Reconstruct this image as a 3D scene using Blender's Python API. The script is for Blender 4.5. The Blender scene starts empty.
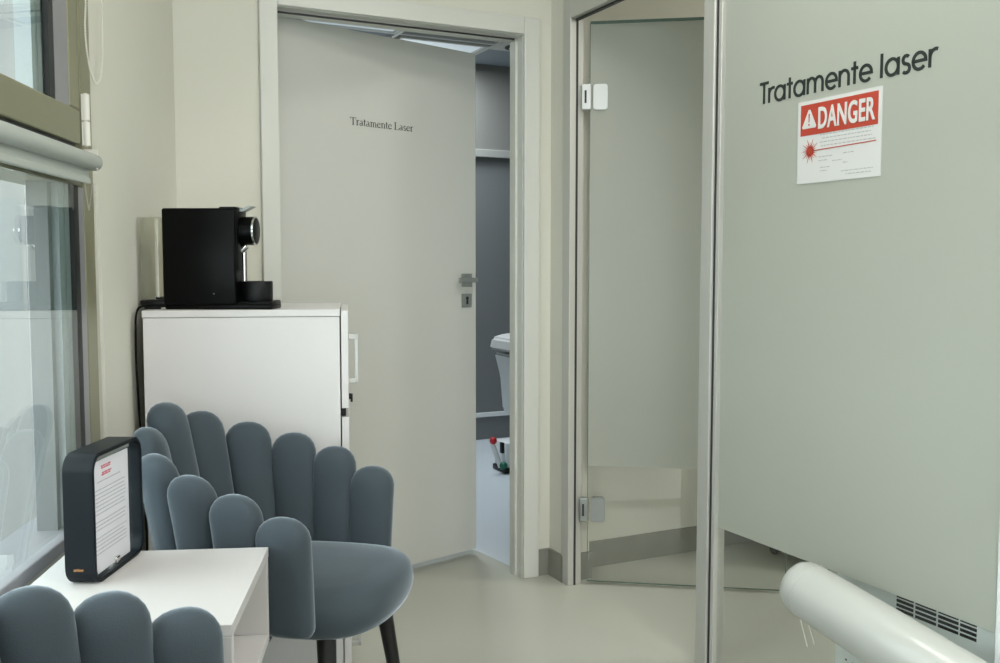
import bpy, bmesh, math, random
from mathutils import Vector, Matrix
random.seed(4)
S = bpy.context.scene
COL = S.collection
R = math.radians

# ------------------------------------------------------------------ camera
cd = bpy.data.cameras.new('camera'); cam = bpy.data.objects.new('camera', cd); COL.objects.link(cam)
cd.sensor_width = 36; cd.lens = 36 * 954 / 1000; cd.clip_start = 0.02
cam.location = (0, 0, 1.16)
cam.rotation_euler = (R(90) - math.atan(66.5 / 954), 0, 0)
S.camera = cam
# ------------------------------------------------------------------ world
W = bpy.data.worlds.new('overcast'); S.world = W; W.use_nodes = True
bg = W.node_tree.nodes['Background']; bg.inputs[0].default_value = (0.92, 0.955, 1.0, 1); bg.inputs[1].default_value = 4.6
S.view_settings.view_transform = 'Standard'; S.view_settings.look = 'None'
S.view_settings.gamma = 1.0; S.view_settings.use_curve_mapping = False
S.view_settings.exposure = 0.35

def area_light(name, loc, sx, sy, power, color, rotz=0, parent=None):
    l = bpy.data.lights.new(name, 'AREA'); l.shape = 'RECTANGLE'; l.size = sx; l.size_y = sy
    l.energy = power; l.color = color
    o = bpy.data.objects.new(name, l); COL.objects.link(o)
    o.location = loc; o.rotation_euler = (0, 0, rotz)
    if parent: o.parent = parent
    return o
PANEL_POWER = 13.0
PANEL_COLOR = (1.0, 0.97, 0.91)

# ------------------------------------------------------------------ materials
def mat(name, color, rough=0.5, metal=0.0, spec=0.5, noise=0.0, nscale=20, bump=0.0, bscale=60, sheen=0.0,
        sheen_tint=(1, 1, 1), emit=None, estr=0, coat=0.0, stretch=None):
    m = bpy.data.materials.new(name); m.use_nodes = True
    nt = m.node_tree; p = nt.nodes['Principled BSDF']
    p.inputs['Base Color'].default_value = (*color, 1); p.inputs['Roughness'].default_value = rough
    p.inputs['Metallic'].default_value = metal; p.inputs['Specular IOR Level'].default_value = spec
    p.inputs['Coat Weight'].default_value = coat
    if sheen:
        p.inputs['Sheen Weight'].default_value = sheen; p.inputs['Sheen Roughness'].default_value = 0.35
        p.inputs['Sheen Tint'].default_value = (*sheen_tint, 1)
    if emit:
        p.inputs['Emission Color'].default_value = (*emit, 1); p.inputs['Emission Strength'].default_value = estr
    tc = nt.nodes.new('ShaderNodeTexCoord')
    src = tc.outputs['Object']
    if stretch:
        mp = nt.nodes.new('ShaderNodeMapping'); mp.inputs['Scale'].default_value = stretch
        nt.links.new(src, mp.inputs['Vector']); src = mp.outputs['Vector']
    if noise:
        n = nt.nodes.new('ShaderNodeTexNoise'); n.inputs['Scale'].default_value = nscale; n.inputs['Detail'].default_value = 5
        nt.links.new(src, n.inputs['Vector'])
        mx = nt.nodes.new('ShaderNodeMixRGB')
        mx.inputs['Color1'].default_value = (*[c * (1 - noise) for c in color], 1)
        mx.inputs['Color2'].default_value = (*[min(1, c * (1 + noise)) for c in color], 1)
        nt.links.new(n.outputs['Fac'], mx.inputs['Fac']); nt.links.new(mx.outputs['Color'], p.inputs['Base Color'])
    if bump:
        n2 = nt.nodes.new('ShaderNodeTexNoise'); n2.inputs['Scale'].default_value = bscale; n2.inputs['Detail'].default_value = 4
        nt.links.new(src, n2.inputs['Vector'])
        bp = nt.nodes.new('ShaderNodeBump'); bp.inputs['Strength'].default_value = bump; bp.inputs['Distance'].default_value = 0.002
        nt.links.new(n2.outputs['Fac'], bp.inputs['Height']); nt.links.new(bp.outputs['Normal'], p.inputs['Normal'])
    return m

def mat_clear(name, tint, refl=1.0, ior=1.5):
    m = bpy.data.materials.new(name); m.use_nodes = True; nt = m.node_tree; nt.nodes.clear()
    o = nt.nodes.new('ShaderNodeOutputMaterial'); t = nt.nodes.new('ShaderNodeBsdfTransparent')
    g = nt.nodes.new('ShaderNodeBsdfGlossy'); g.inputs['Roughness'].default_value = 0.01
    g.inputs['Color'].default_value = (refl, refl, refl, 1)
    lw = nt.nodes.new('ShaderNodeLayerWeight'); lw.inputs['Blend'].default_value = 0.5
    pw = nt.nodes.new('ShaderNodeMath'); pw.operation = 'POWER'; pw.inputs[1].default_value = 4.5
    f0 = ((ior - 1) / (ior + 1)) ** 2
    f = nt.nodes.new('ShaderNodeMath'); f.operation = 'MULTIPLY_ADD'; f.inputs[1].default_value = 1 - f0; f.inputs[2].default_value = f0
    nt.links.new(lw.outputs['Facing'], pw.inputs[0]); nt.links.new(pw.outputs[0], f.inputs[0])
    mx = nt.nodes.new('ShaderNodeMixShader')
    t.inputs['Color'].default_value = (*tint, 1)
    nt.links.new(f.outputs[0], mx.inputs[0]); nt.links.new(t.outputs[0], mx.inputs[1]); nt.links.new(g.outputs[0], mx.inputs[2])
    nt.links.new(mx.outputs[0], o.inputs[0])
    return m

def mat_frost(name, color, trans):
    m = bpy.data.materials.new(name); m.use_nodes = True; nt = m.node_tree
    p = nt.nodes['Principled BSDF']; o = nt.nodes['Material Output']
    n = nt.nodes.new('ShaderNodeTexNoise'); n.inputs['Scale'].default_value = 2.2
    tc = nt.nodes.new('ShaderNodeTexCoord'); nt.links.new(tc.outputs['Object'], n.inputs['Vector'])
    mx0 = nt.nodes.new('ShaderNodeMixRGB')
    mx0.inputs['Color1'].default_value = (*[c * .97 for c in color], 1); mx0.inputs['Color2'].default_value = (*[c * 1.03 for c in color], 1)
    nt.links.new(n.outputs['Fac'], mx0.inputs['Fac']); nt.links.new(mx0.outputs['Color'], p.inputs['Base Color'])
    p.inputs['Roughness'].default_value = 0.38; p.inputs['Specular IOR Level'].default_value = 0.5
    t = nt.nodes.new('ShaderNodeBsdfTranslucent'); t.inputs['Color'].default_value = (*color, 1)
    mx = nt.nodes.new('ShaderNodeMixShader'); mx.inputs[0].default_value = trans
    nt.links.new(p.outputs[0], mx.inputs[1]); nt.links.new(t.outputs[0], mx.inputs[2]); nt.links.new(mx.outputs[0], o.inputs[0])
    return m

M = dict(
    wall=mat('painted plaster', (0.64, 0.635, 0.56), .75, noise=.015, nscale=3, bump=.15, bscale=90),
    wall2=mat('grey painted wall', (0.16, 0.17, 0.172), .7, noise=.06, nscale=2),
    wall2up=mat('beige grey upper wall', (0.20, 0.20, 0.185), .7, noise=.04, nscale=2),
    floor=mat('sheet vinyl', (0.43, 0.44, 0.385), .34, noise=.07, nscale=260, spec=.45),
    floor_daylit=mat('vinyl with daylight tint', (0.62, 0.67, 0.71), .3, noise=.03, nscale=80),  # cool daylight of the room behind the door put into the vinyl colour
    ceiling=mat('ceiling white', (0.78, 0.78, 0.75), .9, noise=.01),
    tile=mat('ceiling tile blue grey', (0.28, 0.32, 0.35), .9, noise=.05, nscale=90),
    grid=mat('ceiling grid', (0.62, 0.62, 0.58), .5),
    architrave=mat('lacquered door frame', (0.60, 0.615, 0.575), .38, noise=.01, nscale=5),
    leaf=mat('door leaf laminate', (0.54, 0.55, 0.515), .42, noise=.015, nscale=6),
    base=mat('vinyl skirting grey', (0.235, 0.235, 0.205), .5, noise=.14, nscale=14),
    alu=mat('brushed aluminium', (0.50, 0.505, 0.475), .42, .4, noise=.03, nscale=30, stretch=(20, 20, 1)),
    aludark=mat('rubber gasket', (0.018, 0.02, 0.02), .5),
    olive=mat('olive anodised window frame', (0.27, 0.265, 0.175), .38, .35, noise=.03, nscale=12, stretch=(1, 1, 12)),
    greyframe=mat('grey window reveal', (0.30, 0.30, 0.32), .35, .3),
    paleframe=mat('pale outer window profile', (0.33, 0.36, 0.38), .35),
    blind=mat('roller blind fabric', (0.40, 0.43, 0.40), .6, bump=.1, bscale=300),
    bead=mat('plastic bead chain', (0.72, 0.71, 0.64), .35),
    steelbead=mat('steel bead chain', (0.45, 0.44, 0.38), .3, .8),
    glass=mat_clear('window glass', (0.90, 0.95, 0.93), 1.0, 1.45),
    pglass=mat_clear('partition clear glass', (0.95, 0.96, 0.95), .85, 1.5),
    acrylic=mat_clear('clear acrylic', (0.93, 0.95, 0.95), 1.0, 1.35),
    tank=mat_clear('smoky clear plastic', (0.93, 0.93, 0.90), 1.0, 1.4),
    frost=mat_frost('frosted film glass', (0.51, 0.53, 0.472), .35),
    edge=mat('green glass edge', (0.10, 0.16, 0.13), .2),
    white=mat('white laminate', (0.60, 0.60, 0.585), .38, noise=.008, nscale=4),
    tablewhite=mat('off white laminate', (0.555, 0.54, 0.53), .4, noise=.008, nscale=4),
    whitewarm=mat('white cabinet laminate', (0.67, 0.66, 0.655), .4, noise=.008, nscale=4),
    plastic=mat('white plastic', (0.72, 0.75, 0.75), .35),
    ink=mat('dark vinyl lettering', (0.012, 0.018, 0.016), .45),
    greyink=mat('grey print', (0.36, 0.37, 0.37), .6),
    red=mat('red print', (0.42, 0.045, 0.022), .5),
    pinkred=mat('crimson print', (0.50, 0.06, 0.10), .5),
    paper=mat('paper', (0.62, 0.62, 0.66), .7),
    black=mat('black gloss plastic', (0.0015, 0.002, 0.002), .35, spec=.12, noise=.1, nscale=9),
    blackmatt=mat('black satin plastic', (0.004, 0.005, 0.006), .42, spec=.25),
    standblack=mat('dark anodised frame', (0.006, 0.009, 0.012), .40, 0, spec=.16),
    chrome=mat('chrome', (0.75, 0.75, 0.73), .15, 1.0),
    steel=mat('satin steel', (0.36, 0.38, 0.37), .32, .9),
    copper=mat('copper print', (0.5, 0.25, 0.10), .4, .4),
    velvet=mat('blue grey velvet', (0.053, 0.069, 0.082), .85, spec=.2, noise=.12, nscale=9, bump=.25, bscale=400, sheen=.85, sheen_tint=(.78, .88, .98)),
    legblack=mat('black lacquered leg', (0.004, 0.004, 0.005), .4),
    roll=mat('white wrapped roll', (0.44, 0.45, 0.425), .36, noise=.01, nscale=8, coat=.3),
    lamp=mat('lit diffuser', (0.8, 0.8, 0.8), .5, emit=(1.0, .97, .9), estr=2.2),
    lamp2=mat('cool lit diffuser', (0.5, 0.55, 0.58), .5, emit=(.80, .93, 1.0), estr=.30),
    facade=mat('pale render', (0.19, 0.19, 0.183), .8, noise=.16, nscale=.8, stretch=(6, 6, .3)),
    facadeband=mat('blue grey glazing', (0.16, 0.17, 0.17), .6, noise=.05, nscale=2, stretch=(5, 5, .2)),
    asphalt=mat('grey paving', (0.13, 0.135, 0.13), .8, noise=.1, nscale=4),
    redbtn=mat('red button', (0.45, 0.01, 0.02), .4),
    greenbtn=mat('green button', (0.005, 0.13, 0.07), .4),
)

# ------------------------------------------------------------------ mesh helpers
ZUP = Vector((0, 0, 1))
def nb(): return bmesh.new()
def box(bm, x0, x1, y0, y1, z0, z1, bev=0, seg=2, mx=None):
    t = bmesh.new()
    vs = [t.verts.new((x, y, z)) for x in (x0, x1) for y in (y0, y1) for z in (z0, z1)]
    for f in ((0, 1, 3, 2), (4, 6, 7, 5), (0, 4, 5, 1), (2, 3, 7, 6), (0, 2, 6, 4), (1, 5, 7, 3)):
        t.faces.new([vs[i] for i in f])
    bmesh.ops.recalc_face_normals(t, faces=t.faces)
    if bev: bmesh.ops.bevel(t, geom=t.edges[:], offset=bev, segments=seg, affect='EDGES', profile=.5)
    merge(bm, t, mx)
def merge(bm, t, mx=None):
    m = bpy.data.meshes.new('t'); t.to_mesh(m); t.free()
    if mx is not None: m.transform(mx)
    bm.from_mesh(m); bpy.data.meshes.remove(m)
def loft(bm, rings, cap=True, closed=True):
    vr = [[bm.verts.new(p) for p in r] for r in rings]
    n = len(vr[0])
    for a, b_ in zip(vr[:-1], vr[1:]):
        for i in range(n if closed else n - 1):
            j = (i + 1) % n
            bm.faces.new((a[i], a[j], b_[j], b_[i]))
    if cap:
        bm.faces.new(list(reversed(vr[0]))); bm.faces.new(vr[-1])
def cyl(bm, p0, p1, r0, r1=None, seg=24, bev=0):
    r1 = r0 if r1 is None else r1
    p0 = Vector(p0); p1 = Vector(p1); d = (p1 - p0); L = d.length; q = d.to_track_quat('Z', 'Y')
    prof = [(0, r0), (L, r1)]
    if bev:
        prof = [(0, r0 - bev), (bev * .3, r0 - bev * .3), (bev, r0), (L - bev, r1), (L - bev * .3, r1 - bev * .3), (L, r1 - bev)]
    rings = []
    for z, r in prof:
        rings.append([p0 + q @ Vector((r * math.cos(a), r * math.sin(a), z)) for a in [2 * math.pi * i / seg for i in range(seg)]])
    t = bmesh.new(); loft(t, rings); bmesh.ops.recalc_face_normals(t, faces=t.faces); merge(bm, t)
def tube(bm, pts, r, seg=8):
    pts = [Vector(p) for p in pts]; rings = []
    up = None
    for i, p in enumerate(pts):
        d = (pts[min(i + 1, len(pts) - 1)] - pts[max(i - 1, 0)]).normalized()
        if up is None: up = d.orthogonal().normalized()
        else: up = (up - d * up.dot(d)).normalized()
        s = d.cross(up)
        rings.append([p + (up * math.cos(a) + s * math.sin(a)) * r for a in [2 * math.pi * k / seg for k in range(seg)]])
    t = bmesh.new(); loft(t, rings); bmesh.ops.recalc_face_normals(t, faces=t.faces); merge(bm, t)
def ball(bm, c, r, u=8, v=6):
    t = bmesh.new(); bmesh.ops.create_uvsphere(t, u_segments=u, v_segments=v, radius=r)
    merge(bm, t, Matrix.Translation(c))
def prism(bm, pts, y0, y1):
    """outline in local x,z extruded along y"""
    t = bmesh.new(); loft(t, [[(x, y0, z) for x, z in pts], [(x, y1, z) for x, z in pts]])
    bmesh.ops.recalc_face_normals(t, faces=t.faces); merge(bm, t)
def rrect(x0, x1, z0, z1, r, n=8):
    o = []
    for cx, cz, a0 in ((x1 - r, z1 - r, 0), (x0 + r, z1 - r, 90), (x0 + r, z0 + r, 180), (x1 - r, z0 + r, 270)):
        for i in range(n + 1):
            a = R(a0 + 90 * i / n); o.append((cx + r * math.cos(a), cz + r * math.sin(a)))
    return o
def obj(name, bm, m, parent=None, smooth=False, loc=None, rot=None, mods=()):
    me = bpy.data.meshes.new(name); bm.to_mesh(me); bm.free()
    me.materials.append(m if not isinstance(m, str) else M[m])
    if smooth:
        me.polygons.foreach_set('use_smooth', [True] * len(me.polygons))
        try: me.set_sharp_from_angle(angle=R(42))
        except Exception: pass
    o = bpy.data.objects.new(name, me); COL.objects.link(o)
    if parent: o.parent = parent
    if loc is not None: o.location = loc
    if rot is not None: o.rotation_euler = rot
    return o
def struct(o, label=None):
    o['kind'] = 'structure'
    if label: o['label'] = label
    return o
def tag(o, label, cat, group=None):
    o['label'] = label; o['category'] = cat
    if group: o['group'] = group
    return o
def empty(name, loc=(0, 0, 0), rotz=0):
    o = bpy.data.objects.new(name, None); COL.objects.link(o); o.location = loc; o.rotation_euler = (0, 0, rotz)
    o.empty_display_size = .1
    return o
def sbox(name, fr, x0, x1, y0, y1, z0, z1, m, bev=0, parent=None):
    bm = nb(); box(bm, x0, x1, y0, y1, z0, z1, bev)
    if parent: return obj(name, bm, m, parent)
    return obj(name, bm, m, None, loc=(fr[0][0], fr[0][1], 0), rot=(0, 0, fr[1]))

# ------------------------------------------------------------------ frames of reference in the place
# B: back wall. local x = along wall to the right, local y = into the wall (away from the room)
AB = math.atan2(0.43922802, 0.89837561)
B = ((0.150, 3.506), AB)
# G: glass partition. origin at far post; local x = along partition towards the viewer, local y = to the far side (right)
AG = AB - R(90)
G = ((0.2596, 3.4160), AG)
# V: window wall. origin where frame ends; local x = along wall away from the viewer, local y = outwards (left)
wdir = (-0.104001, 0.994577)
AV = math.atan2(wdir[1], wdir[0])
V0 = (-0.9055, 2.123)
V = (V0, AV)
H1 = 2.62        # ceiling, front room
# ------------------------------------------------------------------ floors, ceilings
def slab(name, pts, z0, z1, m):
    bm = nb(); t = bmesh.new(); loft(t, [[(x, y, z0) for x, y in pts], [(x, y, z1) for x, y in pts]])
    bmesh.ops.recalc_face_normals(t, faces=t.faces); merge(bm, t); return struct(obj(name, bm, m))
def fr2(fr, x, y):
    a = fr[1]; return (fr[0][0] + x * math.cos(a) - y * math.sin(a), fr[0][1] + x * math.sin(a) + y * math.cos(a))
WT = .08
FRONT = [fr2(B, -1.50, WT), fr2(B, 3.67, WT), fr2(B, 3.67, -6.95), fr2(V, -6.4, .10), fr2(V, .95, .10)]
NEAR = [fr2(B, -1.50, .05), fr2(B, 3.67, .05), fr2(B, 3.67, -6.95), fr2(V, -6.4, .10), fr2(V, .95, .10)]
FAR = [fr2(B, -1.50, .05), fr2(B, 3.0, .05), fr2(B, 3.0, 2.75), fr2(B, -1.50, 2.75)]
slab('floor', NEAR, -.12, 0, 'floor'); slab('floor', FAR, -.12, -.002, 'floor_daylit')
slab('floor', [fr2(B, -.98, .045), fr2(B, -.98, .17), (-.115, 3.83), (-.085, 3.80), fr2(B, -.045, .09), fr2(B, -.045, .045)], -.10, -.0004, 'floor')  # vinyl wedge draws the door leaf's shadow edge as a floor shape
slab('ceiling', FRONT, H1, H1 + .12, 'ceiling')
slab('ceiling', [fr2(B, -1.50, WT), fr2(B, 3.0, WT), fr2(B, 3.0, 2.75), fr2(B, -1.50, 2.75)], 2.455, 2.62, 'tile')

# ------------------------------------------------------------------ back wall with door opening (one mesh)
OL, OR_, OH = -.955, -.0756, 1.98
bm = nb()
box(bm, -1.50, OL - .03, 0, WT, 0, H1); box(bm, OR_ + .03, 3.67, 0, WT, 0, H1); box(bm, OL - .03, OR_ + .03, 0, WT, OH + .03, H1)
struct(obj('wall_back', bm, 'wall', loc=(B[0][0], B[0][1], 0), rot=(0, 0, AB)))
# wall nib beside the partition
struct(sbox('trim_1', B, .040, .150, -.105, 0, 0, H1, 'wall'))
# door frame (architrave + lining with rebate)
bm = nb()
for x0, x1 in ((OL - .058, OL), (OR_, OR_ + .063)):
    box(bm, x0, x1, -.014, 0.0, 0, OH + .06, .003)
box(bm, OL, OR_, -.014, 0.0, OH, OH + .06, .003)
box(bm, OL - .029, OL + .002, 0, WT, 0, OH + .02); box(bm, OR_ - .002, OR_ + .029, 0, WT, 0, OH + .02); box(bm, OL, OR_, 0, WT, OH - .002, OH + .02)
box(bm, OR_ - .012, OR_, .038, WT, 0, OH); box(bm, OL, OL + .006, .038, WT, 0, OH); box(bm, OL, OR_, .038, WT, OH - .014, OH)
df = obj('trim_2', bm, 'architrave', loc=(B[0][0], B[0][1], 0), rot=(0, 0, AB)); struct(df)
bm = nb(); box(bm, OL + .006, OR_ - .016, .034, .0385, OH - .013, OH - .007); obj('door_seal', bm, 'aludark', df)
# baseboards
struct(sbox('baseboard_back', B, OR_ + .063, .036, -.008, 0, 0, .10, 'base'))
bm = nb(); box(bm, .030, .040, -.110, -.008, 0, .10); box(bm, .030, .150, -.115, -.105, 0, .10); box(bm, .150, .158, -.115, 0, 0, .10)
struct(obj('baseboard_nib', bm, 'base', loc=(B[0][0], B[0][1], 0), rot=(0, 0, AB)))
struct(sbox('baseboard_right_room', B, .158, 3.55, -.010, 0, 0, .10, 'base'))
struct(sbox('baseboard_left', B, -1.262, OL - .058, -.008, 0, 0, .10, 'base'))

# ------------------------------------------------------------------ room behind the door
struct(sbox('wall_far', B, -1.5, 3.0, 2.63, 2.75, 0, 2.455, 'wall2'))
struct(sbox('wall_far_upper', B, -1.38, 2.88, 2.60, 2.63, 1.87, 2.455, 'wall2up'))
struct(sbox('trim_3', B, -1.38, 2.88, 2.585, 2.60, 1.86, 1.91, 'alu', .004))
struct(sbox('trim_4', B, -1.38, 2.88, 2.615, 2.63, .15, .18, 'plastic', .003))
struct(sbox('wall_far_left', B, -1.5, -1.38, WT, 2.63, 0, 2.455, 'wall2up'))
struct(sbox('wall_far_right', B, 2.88, 3.0, WT, 2.63, 0, 2.455, 'wall2up'))
# suspended ceiling grid
bm = nb()
for i in range(-3, 4):
    x = .79 + i * .6
    box(bm, x - .012, x + .012, WT + .01, 2.58, 2.44, 2.4549)
for j in range(4):
    y = 2.02 - j * .6
    box(bm, -1.37, 2.87, y - .012, y + .012, 2.4405, 2.4548)
struct(obj('trim_5', bm, 'grid', loc=(B[0][0], B[0][1], 0), rot=(0, 0, AB)))

def from_frame(fr, x, y, z=0):
    a = fr[1]; return (fr[0][0] + x * math.cos(a) - y * math.sin(a), fr[0][1] + x * math.sin(a) + y * math.cos(a), z)

def ceiling_light(fr, x, y, z, sx, sy, label, power, color=PANEL_COLOR, m='lamp', group='ceiling light panels'):
    r = empty('ceiling_light', from_frame(fr, x, y, z), fr[1]); tag(r, label, 'light', group)
    bm = nb()
    for a in ((-sx / 2 - .02, sx / 2 + .02, -sy / 2 - .02, -sy / 2), (-sx / 2 - .02, sx / 2 + .02, sy / 2, sy / 2 + .02),
              (-sx / 2 - .02, -sx / 2, -sy / 2, sy / 2), (sx / 2, sx / 2 + .02, -sy / 2, sy / 2)):
        box(bm, a[0], a[1], a[2], a[3], -.022, 0)
    obj('light_frame', bm, 'grid', r)
    bm = nb(); box(bm, -sx / 2, sx / 2, -sy / 2, sy / 2, -.012, 0); obj('diffuser', bm, m, r)
    area_light('lamp_glow', (0, 0, -.03), sx, sy, power, color, parent=r)
    return r
ceiling_light(B, .49, 2.305, 2.451, .50, .48, 'pale square ceiling panel above the open door, in the room behind', 17, (.87, .95, 1.0), m='lamp2')
ceiling_light(B, -.11, 1.72, 2.451, .50, .50, 'pale square ceiling panel farther left above the white door, in the room behind', 17, (.87, .95, 1.0), m='lamp2')
av = empty('air_vent', from_frame(B, .93, 2.02, 2.441), AB); tag(av, 'small round air vent in the ceiling of the room behind the door', 'vent')
bm = nb(); box(bm, -.12, .12, -.12, .12, 0, .014, .002); obj('vent_plate', bm, 'grid', av)
bm = nb(); cyl(bm, (0, 0, -.006), (0, 0, 0), .07, seg=24); vc = obj('vent_throat', bm, 'aludark', av, True)
bm = nb(); cyl(bm, (0, 0, -.014), (0, 0, -.006), .045, seg=24); obj('vent_cone', bm, 'grid', vc, True)
# front room luminaires; the two behind the viewer are unseen, added as frontal fill
ceiling_light(B, -.45, -1.45, H1, .6, .6, 'square ceiling panel above the blue-grey armchairs', PANEL_POWER * .6)
ceiling_light(B, -.35, -3.4, H1, .6, .6, 'unseen fill light panel added behind the viewer on the window side', PANEL_POWER * 2.6)
ceiling_light(B, 1.6, -4.6, H1, .6, .6, 'unseen fill light panel added behind the viewer beside the glass partition', PANEL_POWER * 2.6)
ceiling_light(B, 1.9, -1.7, H1, .6, .6, 'unseen light panel added to brighten the frosted glass room', PANEL_POWER * 2.2)  # unseen lamp, added to brighten the frosted and clear glass from behind

# ------------------------------------------------------------------ window wall
WZ0, WZ1 = .60, 2.48
bm = nb()
box(bm, 0, .93, 0, .10, 0, H1)
struct(obj('wall_left', bm, 'wall', loc=(V0[0], V0[1], 0), rot=(0, 0, AV)))
bm = nb()
box(bm, -3.2, 0, 0, .10, 0, WZ0); box(bm, -3.2, 0, 0, .10, WZ1, H1); box(bm, -6.4, -3.2, 0, .10, 0, H1)
struct(obj('wall_left', bm, 'wall', loc=(V0[0], V0[1], 0), rot=(0, 0, AV)))
ww = empty('window_1', (V0[0], V0[1], 0), AV); struct(ww, 'olive framed window with grey blind')
# fixed outer frame
bm = nb()
box(bm, -.067, 0, -.008, .095, WZ0, WZ1, .003); box(bm, -3.2, -3.14, -.008, .095, WZ0, WZ1, .003)
box(bm, -3.14, -.067, -.008, .095, WZ1 - .06, WZ1, .003)
box(bm, -3.14, -.067, -.004, .095, 1.325, 1.400, .003)
box(bm, -1.62, -1.55, -.006, .095, WZ0, WZ1 - .06, .003)
obj('window_frame', bm, 'olive', ww)
bm = nb(); box(bm, -3.14, -.067, -.024, .095, WZ0, WZ0 + .026, .003); obj('bottom_rail', bm, 'greyframe', ww)
# upper sash
for i, (xa, xb) in enumerate(((-1.54, -.095), (-3.12, -1.63))):
    bm = nb(); z0, z1 = 1.484, WZ1 - .09
    box(bm, xa, xb, -.014, .05, 1.412, z0, .004); box(bm, xa, xb, -.014, .05, z1, WZ1 - .03, .004)
    box(bm, xb - .056, xb, -.014, .05, z0, z1, .004); box(bm, xa, xa + .056, -.014, .05, z0, z1, .004)
    sash = obj('sash', bm, 'olive', ww)
    bm = nb(); box(bm, xa + .01, xb - .01, -.006, .04, 1.400, 1.412); obj('gasket', bm, 'aludark', sash)
    for q in ((xb - .133, xb - .056), (xa + .056, xa + .133)):
        bm = nb(); box(bm, q[0], q[1], -.011, .045, z0, z1); obj('reveal', bm, 'greyframe', sash)
    for q in ((xb - .158, xb - .133), (xa + .133, xa + .158)):
        bm = nb(); box(bm, q[0], q[1], -.010, .0, z0, z1); obj('glazing_seal', bm, 'aludark', sash)
    for q in ((xb - .178, xb - .140), (xb - .208, xb - .184)):
        bm = nb(); box(bm, q[0], q[1], .004, .035, z0, z1); obj('outer_profile', bm, 'paleframe', sash)
    bm = nb(); box(bm, xa + .05, xb - .133, -.003, .003, z0, z1); obj('pane', bm, 'glass', sash)
bm = nb()
for z0, z1 in ((1.412, 1.462), (1.465, 1.520)): cyl(bm, (-.078, -.020, z0), (-.078, -.020, z1), .0085, seg=12)
cyl(bm, (-.078, -.020, 1.41), (-.078, -.020, 1.522), .004, seg=8)
obj('sash_hinge', bm, 'bead', ww, True)
# lower fixed light
for i, (xa, xb) in enumerate(((-1.55, -.067), (-3.14, -1.62))):
    z0, z1 = WZ0 + .024, 1.325
    bm = nb(); box(bm, xb - .050, xb, -.007, .095, z0, z1, .002); pf = obj('reveal', bm, 'greyframe', ww)
    bm = nb(); box(bm, xb - .078, xb - .050, -.012, .03, z0, z1); obj('glazing_seal', bm, 'aludark', pf)
    for q in ((xb - .105, xb - .079), (xb - .140, xb - .110)):
        bm = nb(); box(bm, q[0], q[1], -.002, .04, z0, z1); obj('outer_profile', bm, 'paleframe', pf)
    bm = nb(); box(bm, xb - .165, xb - .145, .01, .05, z0, z1); obj('outer_profile', bm, 'facadeband', pf)
    bm = nb(); box(bm, xa, xb - .070, -.012, -.006, z0, z1); obj('pane', bm, 'glass', pf)

# roller blind
rb = empty('roller_blind', from_frame(V, -.082, -.032, 1.342), AV); tag(rb, 'grey roller blind rolled up on its tube under the upper window sash', 'blind')
bm = nb(); cyl(bm, (-1.48, 0, .036), (.018, 0, .036), .0175, seg=28, bev=.004); obj('tube', bm, 'blind', rb, True)
bm = nb(); box(bm, -1.45, -.006, .006, .010, -.006, .030); box(bm, -1.45, -.006, .002, .014, -.012, .002, .003); obj('bottom_bar', bm, 'blind', rb)
bm = nb(); box(bm, -.006, -.001, -.012, .016, .020, .062); box(bm, -.006, -.001, .012, .024, .028, .056); obj('bracket', bm, 'bead', rb)

def bead_chain(name, pts, r, m, label, cat='chain', group=None, step=None):
    pts = [Vector(p) for p in pts]; step = step or r * 2.4
    bm = nb(); carry = 0
    for a, b_ in zip(pts[:-1], pts[1:]):
        L = (b_ - a).length; s = carry
        while s < L:
            ball(bm, a.lerp(b_, s / L), r, 6, 4); s += step
        carry = s - L
    tube(bm, pts, r * .35, 5)
    o = obj(name, bm, m, None, True); tag(o, label, cat, group); return o
F = lambda x, y, z: from_frame(V, x, y, z)
# long white chain of the lower blind, hanging close to the plaster beside the frame
bead_chain('bead_chain', [F(-.030, -.020, 1.335), F(-.005, -.014, 1.25), F(.016, -.010, 1.1), F(.020, -.010, .80), F(.020, -.010, .62), F(.026, -.010, .605), F(.032, -.010, .62), F(.032, -.010, .8), F(.028, -.010, 1.1), F(.008, -.014, 1.25), F(-.022, -.020, 1.335)], .0024, 'bead',
           'long white bead chain hanging straight down beside the lower window frame')
# white loop of the blind above
pts = [F(-.098, -.040, 2.40), F(-.105, -.035, 1.70)] + [F(-.018 - .087 * math.cos(a), -.032 + .008 * (1 - math.cos(a)), 1.66 - .105 * math.sin(a)) for a in [math.pi * i / 12 for i in range(13)]] + [F(.070, -.016, 1.74), F(.060, -.016, 2.40)]
bead_chain('bead_chain', pts, .0024, 'bead', 'white bead chain looping in front of the upper window hinge')
bead_chain('bead_chain', [F(-.125, -.028, 1.332), F(-.108, -.028, 1.290), F(-.100, -.028, 1.276), F(-.092, -.028, 1.290), F(-.075, -.028, 1.332)], .002, 'steelbead',
           'short steel bead chain forming a small V under the grey roller blind')
hb = empty('blind_headrail', from_frame(V, -.02, -.05, 2.40), AV); tag(hb, 'roller blind tube at the top of the upper window', 'blind')
bm = nb(); cyl(bm, (-1.45, 0, .03), (.09, 0, .03), .020, seg=20, bev=.004); obj('tube', bm, 'blind', hb, True)

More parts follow.
